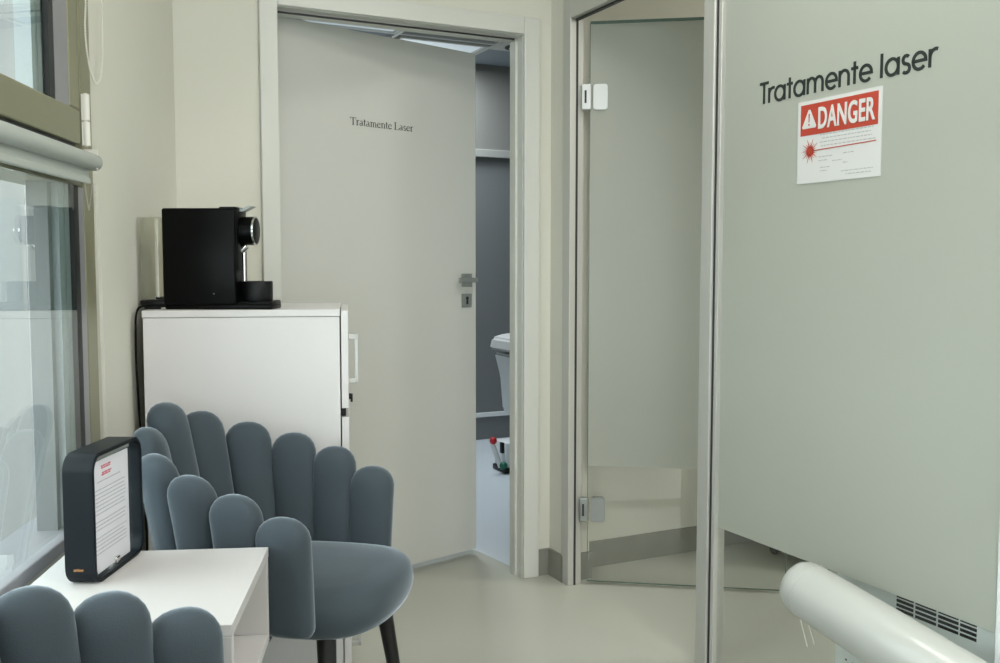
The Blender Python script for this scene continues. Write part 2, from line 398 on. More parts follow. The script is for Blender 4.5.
# ------------------------------------------------------------------ outside
bm = nb(); box(bm, -40, 30, .3, 60, -3.4, -3.2); g_ = obj('ground_outside', bm, 'asphalt', loc=(V0[0], V0[1], 0), rot=(0, 0, AV)); struct(g_)
nbd = empty('office_building', (-5.2, 9.0, -3.2), 0); tag(nbd, 'pale grey office building seen outside through the window', 'building')
bm = nb(); box(bm, -9, 1.2, 0, 5, 0, 3.92); box(bm, -9, 1.2, .06, 5, 4.98, 9.5); obj('wall', bm, 'facade', nbd)
bm = nb(); box(bm, -9, 1.2, .04, 5, 3.92, 4.98); fb = obj('window_band', bm, 'facadeband', nbd)
for i in range(17):
    bm = nb(); box(bm, -8.9 + i * .6, -8.86 + i * .6, .01, .05, 3.92, 4.98); obj('mullion', bm, 'facade', fb)

# ------------------------------------------------------------------ door leaf (local x along leaf, y = thickness away from viewer)
LK = .974
DA = math.atan2(3.86050721 - 3.27442329, -0.09780048 + 0.75124344)
hx, hy = -0.75124 * LK - .008 * math.cos(DA), 3.27442 * LK - .008 * math.sin(DA)
dl = empty('door_1', (hx, hy, 0), DA); struct(dl, 'white door standing ajar')
bm = nb(); box(bm, 0, .863, 0, .042, .026, 1.976, .0015); obj('door_leaf', bm, 'leaf', dl)
bm = nb(); box(bm, .8625, .8645, .012, .032, .90, 1.14); obj('lock_plate', bm, 'steel', dl)
bm = nb(); box(bm, .789, .837, -.009, 0, 1.076, 1.126, .002); cyl(bm, (.820, -.009, 1.102), (.820, -.040, 1.102), .009, seg=16)
box(bm, .744, .832, -.052, -.036, 1.093, 1.111, .003); obj('door_handle', bm, 'steel', dl)
bm = nb(); cyl(bm, (.820, .042, 1.102), (.820, .085, 1.102), .009, seg=16); box(bm, .744, .832, .075, .092, 1.094, 1.11, .003); obj('door_handle', bm, 'steel', dl)
bm = nb(); box(bm, .789, .837, -.007, 0, .996, 1.048, .002); es = obj('escutcheon', bm, 'steel', dl)
bm = nb(); prism(bm, [(.808, 1.008), (.818, 1.008), (.817, 1.025), (.820, 1.030), (.817, 1.037), (.809, 1.037), (.806, 1.030), (.809, 1.025)], -.0085, -.0065); obj('keyhole', bm, 'aludark', es)
bm = nb(); box(bm, .863, .876, .012, .030, 1.112, 1.128, .002); obj('latch', bm, 'blackmatt', dl)

# ------------------------------------------------------------------ lettering
def arc(cx, cy, rx, ry, a0, a1, n=18):
    return [(cx + rx * math.cos(R(a0 + (a1 - a0) * i / n)), cy + ry * math.sin(R(a0 + (a1 - a0) * i / n))) for i in range(n + 1)]
# round sans: x-height 1, stroke lists + advance
SANS = {
    'T': ([[(.42, 0), (.42, 1.36)], [(0, 1.36), (.84, 1.36)]], .80),
    'r': ([[(.12, 0), (.12, 1)], arc(.50, .52, .38, .44, 180, 70)], .62),
    'a': ([arc(.52, .5, .44, .46, 0, 360, 28), [(.97, 0), (.97, 1)]], 1.18),
    't': ([[(.27, 0), (.27, 1.34)], [(0, .94), (.54, .94)]], .62),
    'm': ([[(.10, 0), (.10, 1)], arc(.42, .60, .32, .36, 180, 0) + [(.74, 0)], arc(1.06, .60, .32, .36, 180, 0) + [(1.38, 0)]], 1.60),
    'e': ([[(.09, .5), (.94, .5)] + arc(.52, .5, .43, .46, 0, 318, 26)], 1.10),
    'n': ([[(.10, 0), (.10, 1)], arc(.46, .58, .36, .38, 180, 0) + [(.82, 0)]], 1.02),
    'l': ([[(.12, 0), (.12, 1.40)]], .36),
    's': ([arc(.33, .73, .22, .23, 40, 250, 12) + arc(.33, .24, .25, .25, 80, -140, 14)], .72),
    ' ': ([], .48)}
SERIF = {
    'T': ([([(.62, 0), (.62, 1.42)], .17), ([(.05, 1.42), (1.19, 1.42)], .07), ([(.38, 0), (.86, 0)], .06), ([(.06, 1.42), (.04, 1.12)], .06), ([(1.18, 1.42), (1.20, 1.12)], .06)], 1.22),
    'r': ([([(.22, 0), (.22, .95)], .16), (arc(.50, .70, .26, .24, 170, 60, 8), .11), ([(.04, 0), (.44, 0)], .06), ([(.04, .92), (.22, .95)], .06)], .68),
    'a': ([([(.58, .08), (.58, .68)], .15), (arc(.36, .68, .22, .26, 0, 150, 10), .08), (arc(.32, .25, .24, .22, 60, 330, 14), .10), ([(.44, .50), (.58, .60)], .06), ([(.58, .08), (.80, .06)], .08)], .84),
    't': ([([(.22, .12), (.22, 1.25)], .15), (arc(.36, .14, .14, .11, 180, 340, 8), .08), ([(0, .92), (.50, .92)], .06)], .54),
    'm': ([([(.22, 0), (.22, .95)], .15), (arc(.46, .62, .24, .30, 165, 0, 8), .09), ([(.70, .62), (.70, 0)], .15), (arc(.94, .62, .24, .30, 165, 0, 8), .09), ([(1.18, .62), (1.18, 0)], .15),
           ([(.04, 0), (.40, 0)], .06), ([(.54, 0), (.86, 0)], .06), ([(1.02, 0), (1.38, 0)], .06), ([(.04, .92), (.22, .95)], .06)], 1.42),
    'n': ([([(.22, 0), (.22, .95)], .15), (arc(.48, .62, .26, .30, 165, 0, 8), .09), ([(.74, .62), (.74, 0)], .15), ([(.04, 0), (.40, 0)], .06), ([(.58, 0), (.92, 0)], .06), ([(.04, .92), (.22, .95)], .06)], .98),
    'e': ([([(.12, .58), (.74, .58)], .06), (arc(.42, .49, .32, .44, 15, 200, 14), .09), (arc(.44, .49, .34, .46, 170, 320, 12), .15)], .86),
    'L': ([([(.30, 0), (.30, 1.42)], .17), ([(.06, 0), (1.06, 0)], .07), ([(.06, 1.42), (.56, 1.42)], .06), ([(1.06, 0), (1.12, .32)], .06)], 1.18),
    's': ([(arc(.34, .72, .20, .22, 30, 240, 10) + arc(.34, .24, .22, .23, 80, -150, 12), .11)], .70),
    ' ': ([], .40)}
def stroke(bm, pts, w, tx, y0, y1):
    """flat ribbon with mitred joints between y0..y1, tx maps (x,z) to local metres"""
    P = [Vector(p) for p in pts]; n = len(P); Lf = []; Rt = []
    closed = (P[0] - P[-1]).length < 1e-4
    for i, p in enumerate(P):
        if closed: a, c = P[(i - 1) % (n - 1)] if i else P[-2], P[(i + 1) % (n - 1)] if i < n - 1 else P[1]
        else: a, c = P[max(i - 1, 0)], P[min(i + 1, n - 1)]
        d1 = (p - a).normalized() if (p - a).length > 1e-6 else None; d2 = (c - p).normalized() if (c - p).length > 1e-6 else None
        d1 = d1 or d2; d2 = d2 or d1
        d = (d1 + d2).normalized(); k = 1 / max(.5, d.dot(d1)); nn = Vector((-d.y, d.x)) * w / 2 * k
        Lf.append(p + nn); Rt.append(p - nn)
    t = bmesh.new()
    for i in range(n - 1):
        q = [tx(*v) for v in (Lf[i], Lf[i + 1], Rt[i + 1], Rt[i])]
        vs = [t.verts.new((x, y0, z)) for x, z in q] + [t.verts.new((x, y1, z)) for x, z in q]
        for f in ((0, 1, 2, 3), (7, 6, 5, 4), (0, 4, 5, 1), (1, 5, 6, 2), (2, 6, 7, 3), (3, 7, 4, 0)): t.faces.new([vs[j] for j in f])
    bmesh.ops.remove_doubles(t, verts=t.verts[:], dist=1e-6); bmesh.ops.recalc_face_normals(t, faces=t.faces)
    merge(bm, t)
def write(bm, text, font, x0, z0, width, xh, y0, y1, w=.17):
    tot = sum(font[c][1] for c in text); k = width / tot; x = 0
    for c in text:
        for s in font[c][0]:
            pts, ww_ = (s, w) if font is SANS else s
            stroke(bm, pts, ww_, lambda a, z, x=x: (x0 + (x + a) * k, z0 + z * xh), y0, y1)
        x += font[c][1]
def bfont(bm, text, x0, z0, width, height, y, bold=.0, spacing=1.0):
    c = bpy.data.curves.new('t', 'FONT'); c.body = text; c.size = 1; c.offset = bold; c.space_character = spacing; c.resolution_u = 4; c.extrude = .001
    o = bpy.data.objects.new('t', c); COL.objects.link(o)
    dg = bpy.context.evaluated_depsgraph_get(); me = bpy.data.meshes.new_from_object(o.evaluated_get(dg))
    bpy.data.objects.remove(o); bpy.data.curves.remove(c)
    xs = [v.co.x for v in me.vertices]; ys = [v.co.y for v in me.vertices]
    a, b_, e, f = min(xs), max(xs), min(ys), max(ys)
    for v in me.vertices:
        v.co = ((x0 + (v.co.x - a) / (b_ - a) * width), y + v.co.z, z0 + (v.co.y - e) / (f - e) * height)
    bm.from_mesh(me); bpy.data.meshes.remove(me)

bm = nb(); write(bm, 'Tratamente Laser', SERIF, .287, 1.650, .274, .0180, -.0012, .0)
obj('lettering', bm, 'ink', dl)

# ------------------------------------------------------------------ glass partition
gp = empty('glass_partition', (G[0][0], G[0][1], 0), AG); struct(gp, 'aluminium framed glass partition')
def gbox(name, x0, x1, y0, y1, z0, z1, m, bev=0, parent=gp):
    bm = nb(); box(bm, x0, x1, y0, y1, z0, z1, bev); return obj(name, bm, m, parent)
bm = nb(); box(bm, -.028, .024, -.028, .012, 0, H1, .003); box(bm, -.020, .020, .010, .030, 0, 2.014, .002); obj('post', bm, 'alu', gp)
gbox('post_seal', .0235, .0255, -.004, .004, 0, 2.014, 'aludark')
bm = nb(); box(bm, .024, 1.70, -.028, .022, 2.016, 2.078, .003); obj('header', bm, 'alu', gp)
gbox('header_seal', .026, .760, -.008, .004, 2.010, 2.0165, 'aludark')
bm = nb(); box(bm, .762, .810, -.028, .022, 0, 2.014, .003); obj('post', bm, 'alu', gp)
gbox('post_seal', .810, .818, -.020, .016, 0, 2.014, 'aludark')
bm = nb(); box(bm, .818, .832, -.020, .018, 0, 2.014, .002); obj('post_cover', bm, 'alu', gp)
gbox('clear_glass', .832, 1.704, -.006, .004, .004, .417, 'pglass')
fz = gbox('frosted_glass', .832, 1.704, -.006, .004, .417, 2.014, 'frost')
gbox('transom_glass', .03, 1.704, -.006, .004, 2.078, H1, 'frost')
gbox('floor_channel', .832, 1.704, -.010, .008, 0, .010, 'alu')
bm = nb(); write(bm, 'Tratamente laser', SANS, .974, 1.579, .548, .0385, -.0075, -.006, .19)
obj('lettering', bm, 'ink', gp)
# right wall beyond the partition
bm = nb(); box(bm, 1.704, 6.6, -.010, .08, 0, H1, .004); struct(obj('wall_right', bm, 'plastic', loc=(G[0][0], G[0][1], 0), rot=(0, 0, AG)))
# closing walls
struct(sbox('wall_rear', B, -2.2, 6.2, -7.0, -6.88, 0, H1, 'wall'))
struct(sbox('wall_far_end', B, 3.55, 3.67, -6.88, 0, 0, H1, 'wall'))

# danger sign
sg = empty('danger_sign', from_frame(G, 1.117, -.006, 1.361), AG); tag(sg, 'white and red laser danger sign stuck to the frosted glass', 'sign')
sw, sh = .262, .201
bm = nb(); box(bm, 0, sw, -.0016, 0, 0, sh); obj('plate', bm, 'white', sg)
bm = nb(); box(bm, .010, sw - .010, -.0024, -.0014, .117, sh - .009); rbx = obj('red_panel', bm, 'red', sg)
bm = nb(); bfont(bm, 'DANGER', .070, .128, .174, .053, -.0030, .022, 1.06); obj('danger_lettering', bm, 'white', rbx)
bm = nb(); prism(bm, [(.018, .134), (.060, .134), (.063, .138), (.042, .179), (.037, .179), (.016, .138)], -.0032, -.0022); wt = obj('warning_triangle', bm, 'white', rbx)
bm = nb(); prism(bm, [(.0375, .169), (.0415, .169), (.0405, .148), (.0385, .148)], -.0040, -.0030); prism(bm, rrect(.0375, .0415, .140, .1445, .0018, 3), -.0040, -.0030); obj('exclamation_mark', bm, 'red', wt)
bm = nb(); cx, cz = .043, .078
prism(bm, [(cx + .0115 * math.cos(R(a * 20)), cz + .0115 * math.sin(R(a * 20))) for a in range(18)], -.0024, -.0014)
for i in range(20):
    a = R(i * 18); L = .030 if i % 2 == 0 else .022
    d = Vector((math.cos(a), math.sin(a))); n_ = Vector((-d.y, d.x)) * .0011; c0 = Vector((cx, cz))
    prism(bm, [tuple(c0 + d * .008 + n_ * 1.6), tuple(c0 + d * L), tuple(c0 + d * .008 - n_ * 1.6)][:3], -.0024, -.0014)
prism(bm, [(cx, cz - .0012), (sw - .014, cz + .002), (sw - .014, cz + .0042), (cx, cz + .0012)], -.0024, -.0014)
obj('laser_burst', bm, 'red', sg)
bm = nb(); rnd = random.Random(3)
def fineprint(bm, x0, x1, z, h, y0, y1, rnd):
    x = x0
    while x < x1:
        w_ = rnd.uniform(.004, .012)
        box(bm, x, min(x + w_, x1), y0, y1, z, z + h); x += w_ + .0028
fp = [(.075, .240, .113), (.082, .232, .104), (.075, .236, .095), (.078, .245, .086), (.072, .118, .060), (.072, .100, .051), (.150, .185, .062), (.116, .146, .047),
      (.078, .110, .034), (.078, .100, .026), (.150, .165, .040), (.145, .240, .020), (.160, .235, .012)]
for x0, x1, z in fp: fineprint(bm, x0, x1, z, .0022, -.0019, -.0014, rnd)
obj('fine_print', bm, 'greyink', sg)

# glass door leaf standing open into the right room
LA = (0.31738, 3.40854); LBp = (1.00781, 3.30153); LAng = math.atan2(LBp[1] - LA[1], LBp[0] - LA[0])
gd = empty('door_2', (LA[0], LA[1], 0), LAng); struct(gd, 'frameless frosted glass door standing open')
bm = nb(); box(bm, 0, .700, -.004, .004, .437, 2.006); obj('frosted_glass', bm, 'frost', gd)
bm = nb(); box(bm, 0, .700, -.004, .004, .012, .437); obj('clear_glass', bm, 'pglass', gd)
bm = nb(); box(bm, 0, .700, -.0042, .0042, .010, .0125); box(bm, .6985, .7005, -.0042, .0042, .012, 2.006); box(bm, -.001, .001, -.0042, .0042, .012, 2.006); obj('glass_edge', bm, 'edge', gd)
bm = nb(); box(bm, 0, .700, -.006, -.004, 2.0, 2.010); obj('top_edge', bm, 'edge', gd)
for z, mm in ((1.748, 'plastic'), (.278, 'steel')):
    bm = nb(); prism(bm, rrect(.012, .062, z - .044, z + .044, .010, 5), -.014, .014); hg = obj('hinge', bm, mm, gd)
    bm = nb(); box(bm, -.028, .004, -.022, .006, z - .044, z + .044, .004); hp = obj('hinge_plate', bm, mm, hg)
    bm = nb(); box(bm, -.018, -.011, -.0235, -.021, z - .022, z + .022); obj('hinge_pin', bm, 'aludark', hg)

# ------------------------------------------------------------------ things beyond / in front of the partition
hu = empty('floor_heater', from_frame(G, 1.250, .020, 0), AG); tag(hu, 'white floor heater with slotted grille behind the clear glass strip', 'heater')
bm = nb(); box(bm, 0, .445, 0, .16, .045, .416, .008); obj('body', bm, 'plastic', hu, True)
bm = nb()
for k in range(4):
    for (a, c) in ((.186, .232), (.238, .292), (.298, .348), (.353, .392)):
        box(bm, a, c, -.0016, .004, .403 - k * .0105, .4095 - k * .0105)
obj('grille', bm, 'aludark', hu)
bm = nb()
for (x, z) in ((.035, .185), (.045, .19), (.055, .183), (.03, .17), (.047, .172), (.062, .176), (.052, .160), (.038, .198), (.060, .196)):
    box(bm, x, x + .005, -.0012, .002, z, z + .004)
obj('symbols', bm, 'aludark', hu)
for x in (.03, .365):
    bm = nb(); box(bm, x, x + .03, .02, .14, 0, .045, .004); obj('foot', bm, 'blackmatt', hu)

rp0 = Vector((.688, 2.19, .420)); rp1 = Vector((.905, 1.80, .338)); 
ro = empty('wrapped_roll', (rp0.x, rp0.y, 0)); tag(ro, 'thick white roll in clear film in front of the glass partition', 'roll')
dr = (rp1 - rp0).normalized(); q = dr.to_track_quat('Z', 'Y'); Lr = (rp1 - rp0).length + .05
rings = []
for z, r in ((.0, .028), (.002, .040), (.010, .054), (.026, .0620), (.05, .0650), (Lr * .5, .0665), (Lr - .03, .0665), (Lr, .062)):
    rings.append([Vector((0, 0, rp0.z)) + q @ Vector((r * math.cos(a), r * math.sin(a), z)) for a in [2 * math.pi * i / 40 for i in range(40)]])
bm = nb(); loft(bm, rings); bmesh.ops.recalc_face_normals(bm, faces=bm.faces); obj('roll_body', bm, 'roll', ro, True)
bm = nb()
for z in (.045, .0475):
    pass
t = []
for i in range(41):
    a = 2 * math.pi * i / 40; t.append(Vector((0, 0, rp0.z)) + q @ Vector((.0655 * math.cos(a), .0655 * math.sin(a), .052)))
tube(bm, t, .0010, 5); obj('film_edge', bm, 'roll', ro, True)
bm = nb()
st = Vector((0, 0, rp0.z)) + q @ Vector((0, 0, .02))
tube(bm, [st + Vector((-.02, -.05, -.03)), st + Vector((-.012, -.055, -.07)), st + Vector((.004, -.05, -.125))], .0012, 5)
tube(bm, [st + Vector((.0, -.05, -.035)), st + Vector((.006, -.05, -.075)), st + Vector((.020, -.05, -.12))], .0012, 5)
obj('film_tail', bm, 'bead', ro, True)
# wall bracket that carries the roll (on the white wall end, below the frame)
bm = nb(); cyl(bm, (rp1 - rp0 - dr * .02) + Vector((0, 0, rp0.z)), (rp1 - rp0 + dr * .13) + Vector((0, 0, rp0.z)), .018, seg=16); obj('support_arm', bm, 'plastic', ro, True)

# trolley behind the frosted glass, only its caster shows
tr = empty('trolley', (1.108, 3.765, 0), AB); tag(tr, 'white trolley hidden behind the frosted glass with a black caster showing', 'trolley')
bm = nb(); box(bm, -.035, .44, -.30, .03, .055, .80, .01); obj('body', bm, 'plastic', tr)
for x, y in ((0, 0), (.40, 0), (0, -.26), (.40, -.26)):
    bm = nb(); cyl(bm, (x - .012, y, .026), (x + .012, y, .026), .026, seg=20, bev=.004); box(bm, x - .018, x + .018, y - .012, y + .012, .026, .058, .003)
    obj('caster', bm, 'blackmatt', tr, True)

# ------------------------------------------------------------------ treatment couch and foot device in the far room
tb = empty('treatment_couch', (.05 + .28, 4.68, 0), AB); tag(tb, 'white treatment couch end seen through the door gap', 'couch')
t = bmesh.new(); prism(t, [(-.285, .735), (-.27, .795), (-.20, .812), (.30, .815), (.34, .79), (.33, .73), (-.20, .725)], -.30, .30)
bmesh.ops.bevel(t, geom=t.edges[:], offset=.012, segments=3, affect='EDGES'); bm = nb(); merge(bm, t); obj('cushion', bm, 'white', tb, True)
t = bmesh.new(); prism(t, [(-.272, .72), (-.24, .60), (-.225, .43), (-.21, .405), (.25, .405), (.30, .72)], -.27, .27)
bmesh.ops.bevel(t, geom=t.edges[:], offset=.012, segments=3, affect='EDGES'); bm = nb(); merge(bm, t); obj('shell', bm, 'plastic', tb, True)
bm = nb(); cyl(bm, (-.272, -.275, .70), (-.17, -.292, .58), .012, seg=12); cyl(bm, (-.17, -.292, .58), (.02, -.292, .59), .012, seg=12); obj('side_arm', bm, 'plastic', tb, True)
bm = nb(); cyl(bm, (-.19, -.29, .60), (-.19, -.315, .60), .018, seg=16); cyl(bm, (-.145, -.29, .575), (-.145, -.315, .575), .015, seg=16); obj('knob', bm, 'blackmatt', tb, True)
bm = nb(); box(bm, -.05, .18, -.12, .12, .10, .41, .02); box(bm, -.12, .26, -.2, .2, .06, .10, .01); obj('pedestal', bm, 'plastic', tb, True)
bm = nb(); box(bm, -.13, .27, -.21, .21, 0, .06, .008); obj('base', bm, 'blackmatt', tb, True)

fd = empty('foot_control', (-.02, 5.28, 0), AB); tag(fd, 'small white foot control with red and green buttons on the far floor', 'pedal')
bm = nb(); cyl(bm, (-.035, 0, .19), (.012, -.03, .035), .014, .014, 14); obj('lever', bm, 'plastic', fd, True)
bm = nb(); ball(bm, (-.028, -.018, .185), .021, 14, 10); obj('red_button', bm, 'redbtn', fd, True)
bm = nb(); ball(bm, (.022, -.045, .045), .023, 14, 10); obj('green_button', bm, 'greenbtn', fd, True)
bm = nb(); box(bm, .035, .20, -.05, .10, .03, .17, .008); obj('housing', bm, 'plastic', fd, True)
bm = nb(); box(bm, .028, .21, -.06, .11, 0, .03, .005); box(bm, .020, .036, -.03, .0, .11, .17, .003); obj('base', bm, 'blackmatt', fd, True)

# ------------------------------------------------------------------ cabinet (local x right, y away)
CZ = 1.045
cb = empty('storage_cabinet', (-.902, 2.404, 0), math.atan2(wdir[1], wdir[0]) - R(90) + R(3.0)); tag(cb, 'tall white cabinet carrying the black coffee machine', 'cabinet')
cw, cdp = .490, .43
bm = nb(); box(bm, 0, cw, 0, cdp, .02, CZ - .019, .001); box(bm, .01, cw - .01, .01, cdp - .01, 0, .02); obj('body', bm, 'whitewarm', cb)
bm = nb(); box(bm, -.002, cw + .001, -.002, cdp, CZ - .018, CZ, .0015); obj('top', bm, 'whitewarm', cb)
bm = nb(); box(bm, cw + .0035, cw + .022, 0, cdp, .785, CZ - .004, .0015); ud = obj('door', bm, 'whitewarm', cb)
bm = nb()
box(bm, cw + .022, cw + .046, .004, .020, .966, .980, .002); box(bm, cw + .022, cw + .046, .004, .020, .850, .864, .002); box(bm, cw + .038, cw + .048, .004, .020, .850, .980, .002)
obj('handle', bm, 'alu', ud)
bm = nb(); cyl(bm, (cw + .022, .012, .815), (cw + .028, .012, .815), .008, seg=14); box(bm, cw + .026, cw + .032, .009, .016, .800, .822, .001); obj('lock', bm, 'blackmatt', ud)
bm = nb(); box(bm, cw + .0005, cw + .014, .004, cdp - .01, .765, .785); obj('door_gap', bm, 'blackmatt', cb)
bm = nb(); box(bm, cw + .0035, cw + .022, 0, cdp, .03, .762, .0015); ld = obj('door', bm, 'whitewarm', cb)
bm = nb(); box(bm, cw + .022, cw + .046, .004, .020, .259, .273, .002); box(bm, cw + .022, cw + .046, .004, .020, .143, .157, .002); box(bm, cw + .038, cw + .048, .004, .020, .143, .273, .002); obj('handle', bm, 'alu', ld)

# ------------------------------------------------------------------ coffee machine
cm = empty('coffee_machine', (-.928, 2.52, CZ), R(-1.1)); cm.location.x = -.936; tag(cm, 'black capsule coffee machine on top of the white cabinet', 'coffee machine')
k = .00265
X = lambda u: (u - 136) * k * .93
Zc = lambda v: (308.5 - v) * k
bm = nb(); box(bm, X(163), X(240), -.055, .055, .012, Zc(210), .006, 3); box(bm, X(222), X(241), -.045, .045, .10, Zc(208.5), .004); obj('body', bm, 'black', cm, True)
bm = nb(); cyl(bm, (X(234), 0, Zc(231.5)), (X(257), 0, Zc(231.5)), .037, seg=36, bev=.005); hd = obj('brew_head', bm, 'black', cm, True)
bm = nb(); cyl(bm, (X(255), 0, Zc(231.5)), (X(256.6), 0, Zc(231.5)), .0375, seg=36); obj('chrome_ring', bm, 'chrome', hd, True)
bm = nb(); cyl(bm, (X(238.2), 0, Zc(231.5)), (X(239), 0, Zc(231.5)), .0377, seg=36); obj('chrome_ring', bm, 'chrome', hd, True)
bm = nb(); cyl(bm, (X(240), 0, Zc(251)), (X(246), 0, Zc(246)), .010, seg=14); cyl(bm, (X(243), 0, Zc(302)), (X(243), 0, Zc(248)), .0045, seg=12); obj('spout_rod', bm, 'chrome', cm, True)
bm = nb()
t = bmesh.new(); prism(t, [(X(216), Zc(209.5)), (X(228), Zc(208)), (X(244), Zc(210)), (X(251), Zc(207)), (X(255), Zc(207.5)), (X(246), Zc(212)), (X(240), Zc(213)), (X(222), Zc(211.5))], -.018, .018); merge(bm, t); obj('lever', bm, 'steel', cm)
bm = nb(); box(bm, X(164), X(277), -.050, .050, 0, .014, .004); box(bm, X(240), X(277), -.048, .048, .010, .022, .004); obj('drip_base', bm, 'black', cm, True)
bm = nb(); cyl(bm, (X(256.5), 0, .020), (X(256.5), 0, Zc(281)), .040, seg=36, bev=.002); obj('cup_support', bm, 'blackmatt', cm, True)
bm = nb(); ball(bm, (X(217), -.056, Zc(293)), .0022, 8, 6); obj('small_rivet', bm, 'chrome', cm, True)
# tank: thin walled, open cylinder with lid
def shell_box(bm, x0, x1, y0, y1, z0, z1, r, th):
    out = [[(x, y, z) for x, y in rrect(x0, x1, y0, y1, r, 6)] for z in (z0, z1)]
    inn = [[(x, y, z) for x, y in rrect(x0 + th, x1 - th, y0 + th, y1 - th, r * .8, 6)] for z in (z1, z0 + th)]
    t = bmesh.new(); loft(t, out + inn); bmesh.ops.recalc_face_normals(t, faces=t.faces); merge(bm, t)
bm = nb(); shell_box(bm, X(136.5), X(162), -.045, .045, Zc(297), Zc(219.5), .018, .002); tk = obj('water_tank', bm, 'tank', cm, True)
bm = nb(); box(bm, X(136), X(162.5), -.046, .046, Zc(219.8), Zc(218.4), .0015); obj('tank_lid', bm, 'tank', tk)
bm = nb(); box(bm, X(136.5), X(163), -.045, .045, Zc(305), Zc(299.5), .004); box(bm, X(140), X(164), -.040, .040, 0, .010, .003); obj('tank_holder', bm, 'blackmatt', cm, True)
bm = nb(); cyl(bm, (X(152), 0, Zc(299)), (X(152), 0, Zc(296.5)), .012, seg=16); obj('tank_valve', bm, 'blackmatt', cm, True)
bm = nb(); box(bm, X(159), X(166), -.046, -.036, .0, .006, .002); obj('chrome_foot', bm, 'chrome', cm, True)
# cord
bm = nb(); c0 = Vector((-.912, 2.53, CZ + .006))
pts = [c0 + Vector(v) for v in ((.012, 0, .0035), (.0, -.02, .0035), (-.004, -.06, .0035), (-.008, -.10, .0), (-.0095, -.118, -.02), (-.0105, -.120, -.06), (-.0115, -.120, -.14), (-.009, -.120, -.20), (-.008, -.118, -.26), (-.006, -.10, -.5), (-.006, -.08, -1.0))]
sm = []
for i in range(len(pts) - 1):
    p_ = [pts[max(i - 1, 0)], pts[i], pts[i + 1], pts[min(i + 2, len(pts) - 1)]]
    for s in range(6):
        tt = s / 6; sm.append(.5 * ((2 * p_[1]) + (-p_[0] + p_[2]) * tt + (2 * p_[0] - 5 * p_[1] + 4 * p_[2] - p_[3]) * tt ** 2 + (-p_[0] + 3 * p_[1] - 3 * p_[2] + p_[3]) * tt ** 3))
tube(bm, sm, .0028, 8); tag(obj('power_cord', bm, 'black', None, True), 'thin black power cord hanging behind the left side of the white cabinet', 'cord')

# ------------------------------------------------------------------ side table : open box under the window
TZ = .625
tt_ = empty('side_table', (-.4405, 1.782, 0), AV - R(90)); tag(tt_, 'low white open-sided table under the window holding the black sign stand', 'table')
tl, tw, tb_, th = .395, .368, .163, .019     # length towards viewer, width to window, box depth
bm = nb(); box(bm, -tw, 0, -tl, 0, TZ - th, TZ, .0012); obj('tabletop', bm, 'tablewhite', tt_)
for y in (-th, -tl):
    bm = nb(); box(bm, -tw + .004, -.001, y, y + th, TZ - tb_ , TZ - th, .001); obj('side_panel', bm, 'tablewhite', tt_)
bm = nb(); box(bm, -tw, -.001, -tl, 0, TZ - tb_ - th, TZ - tb_, .0012); obj('bottom_shelf', bm, 'tablewhite', tt_)
bm = nb(); box(bm, -tw, -tw + .010, -tl + th, -th, TZ - tb_, TZ - th); obj('back_panel', bm, 'tablewhite', tt_)
bm = nb(); box(bm, -tw + .03, -tw + .06, -tl + .03, -.03, 0, TZ - tb_ - th, .002); obj('leg', bm, 'tablewhite', tt_)

# sign stand (local x along front face away from viewer, y thickness towards window)
sn = empty('sign_stand', (-.673, 1.556, TZ), R(88.5)); tag(sn, 'black rounded tabletop frame holding a printed sheet', 'stand')
Wd, Hd, Td = .202, .221, .052
bm = nb(); t = bmesh.new()
out = rrect(0, Wd, 0, Hd, .030, 10); inn = rrect(.007, Wd - .007, .007, Hd - .007, .024, 10)
rg = [[(x, 0, z) for x, z in out], [(x, Td, z) for x, z in out], [(x, Td, z) for x, z in inn], [(x, 0, z) for x, z in inn], [(x, 0, z) for x, z in out]]
loft(t, rg, cap=False); bmesh.ops.remove_doubles(t, verts=t.verts[:], dist=1e-6); bmesh.ops.recalc_face_normals(t, faces=t.faces)
bmesh.ops.bevel(t, geom=[e for e in t.edges if len(e.link_faces) == 2 and e.calc_face_angle() > 1.0], offset=.0012, segments=2, affect='EDGES')
merge(bm, t); obj('frame', bm, 'standblack', sn, True)
bm = nb(); prism(bm, rrect(.020, Wd - .020, .016, Hd - .016, .012, 5), .013, .017); ac = obj('acrylic_pane', bm, 'acrylic', sn)
bm = nb(); box(bm, .012, .166, .0115, .0128, .010, .202); pp = obj('paper_sheet', bm, 'paper', ac)
bm = nb(); rnd = random.Random(8)
for i in range(19):
    z = .165 - i * .0068
    if i in (1, 9, 13): continue
    fineprint(bm, .026 if i else .04, .152 - (rnd.uniform(0, .02) if i % 4 == 3 else 0) - (.02 if i == 0 else 0), z, .0016, .0111, .0116, rnd)
obj('printed_lines', bm, 'greyink', pp)
bm = nb()
for x0, x1, z in ((.056, .094, .190), (.058, .092, .1865), (.060, .096, .178), (.058, .092, .1745)): fineprint(bm, x0, x1, z, .0024, .0110, .0116, rnd)
obj('letterhead', bm, 'pinkred', pp)
bm = nb(); box(bm, .100, .116, .007, .024, .005, .020, .003); obj('clip', bm, 'chrome', sn)
bm = nb(); box(bm, .030, .170, .010, .020, .2035, .2135, .001); obj('top_rail', bm, 'chrome', sn)
bm = nb()
for i, ch in enumerate(range(5)): pass
tx = bmesh.new(); bfont(tx, 'arioo', .0, .0, .016, .0048, 0, .01); merge(bm, tx, Matrix.Translation((-.0012, .036, .026)) @ Matrix.Rotation(R(-90), 4, 'Z'))
obj('side_lettering', bm, 'copper', sn)
bm = nb(); box(bm, .03, Wd - .03, .012, Td - .012, -.0005, .0015); obj('base_pad', bm, 'blackmatt', sn)

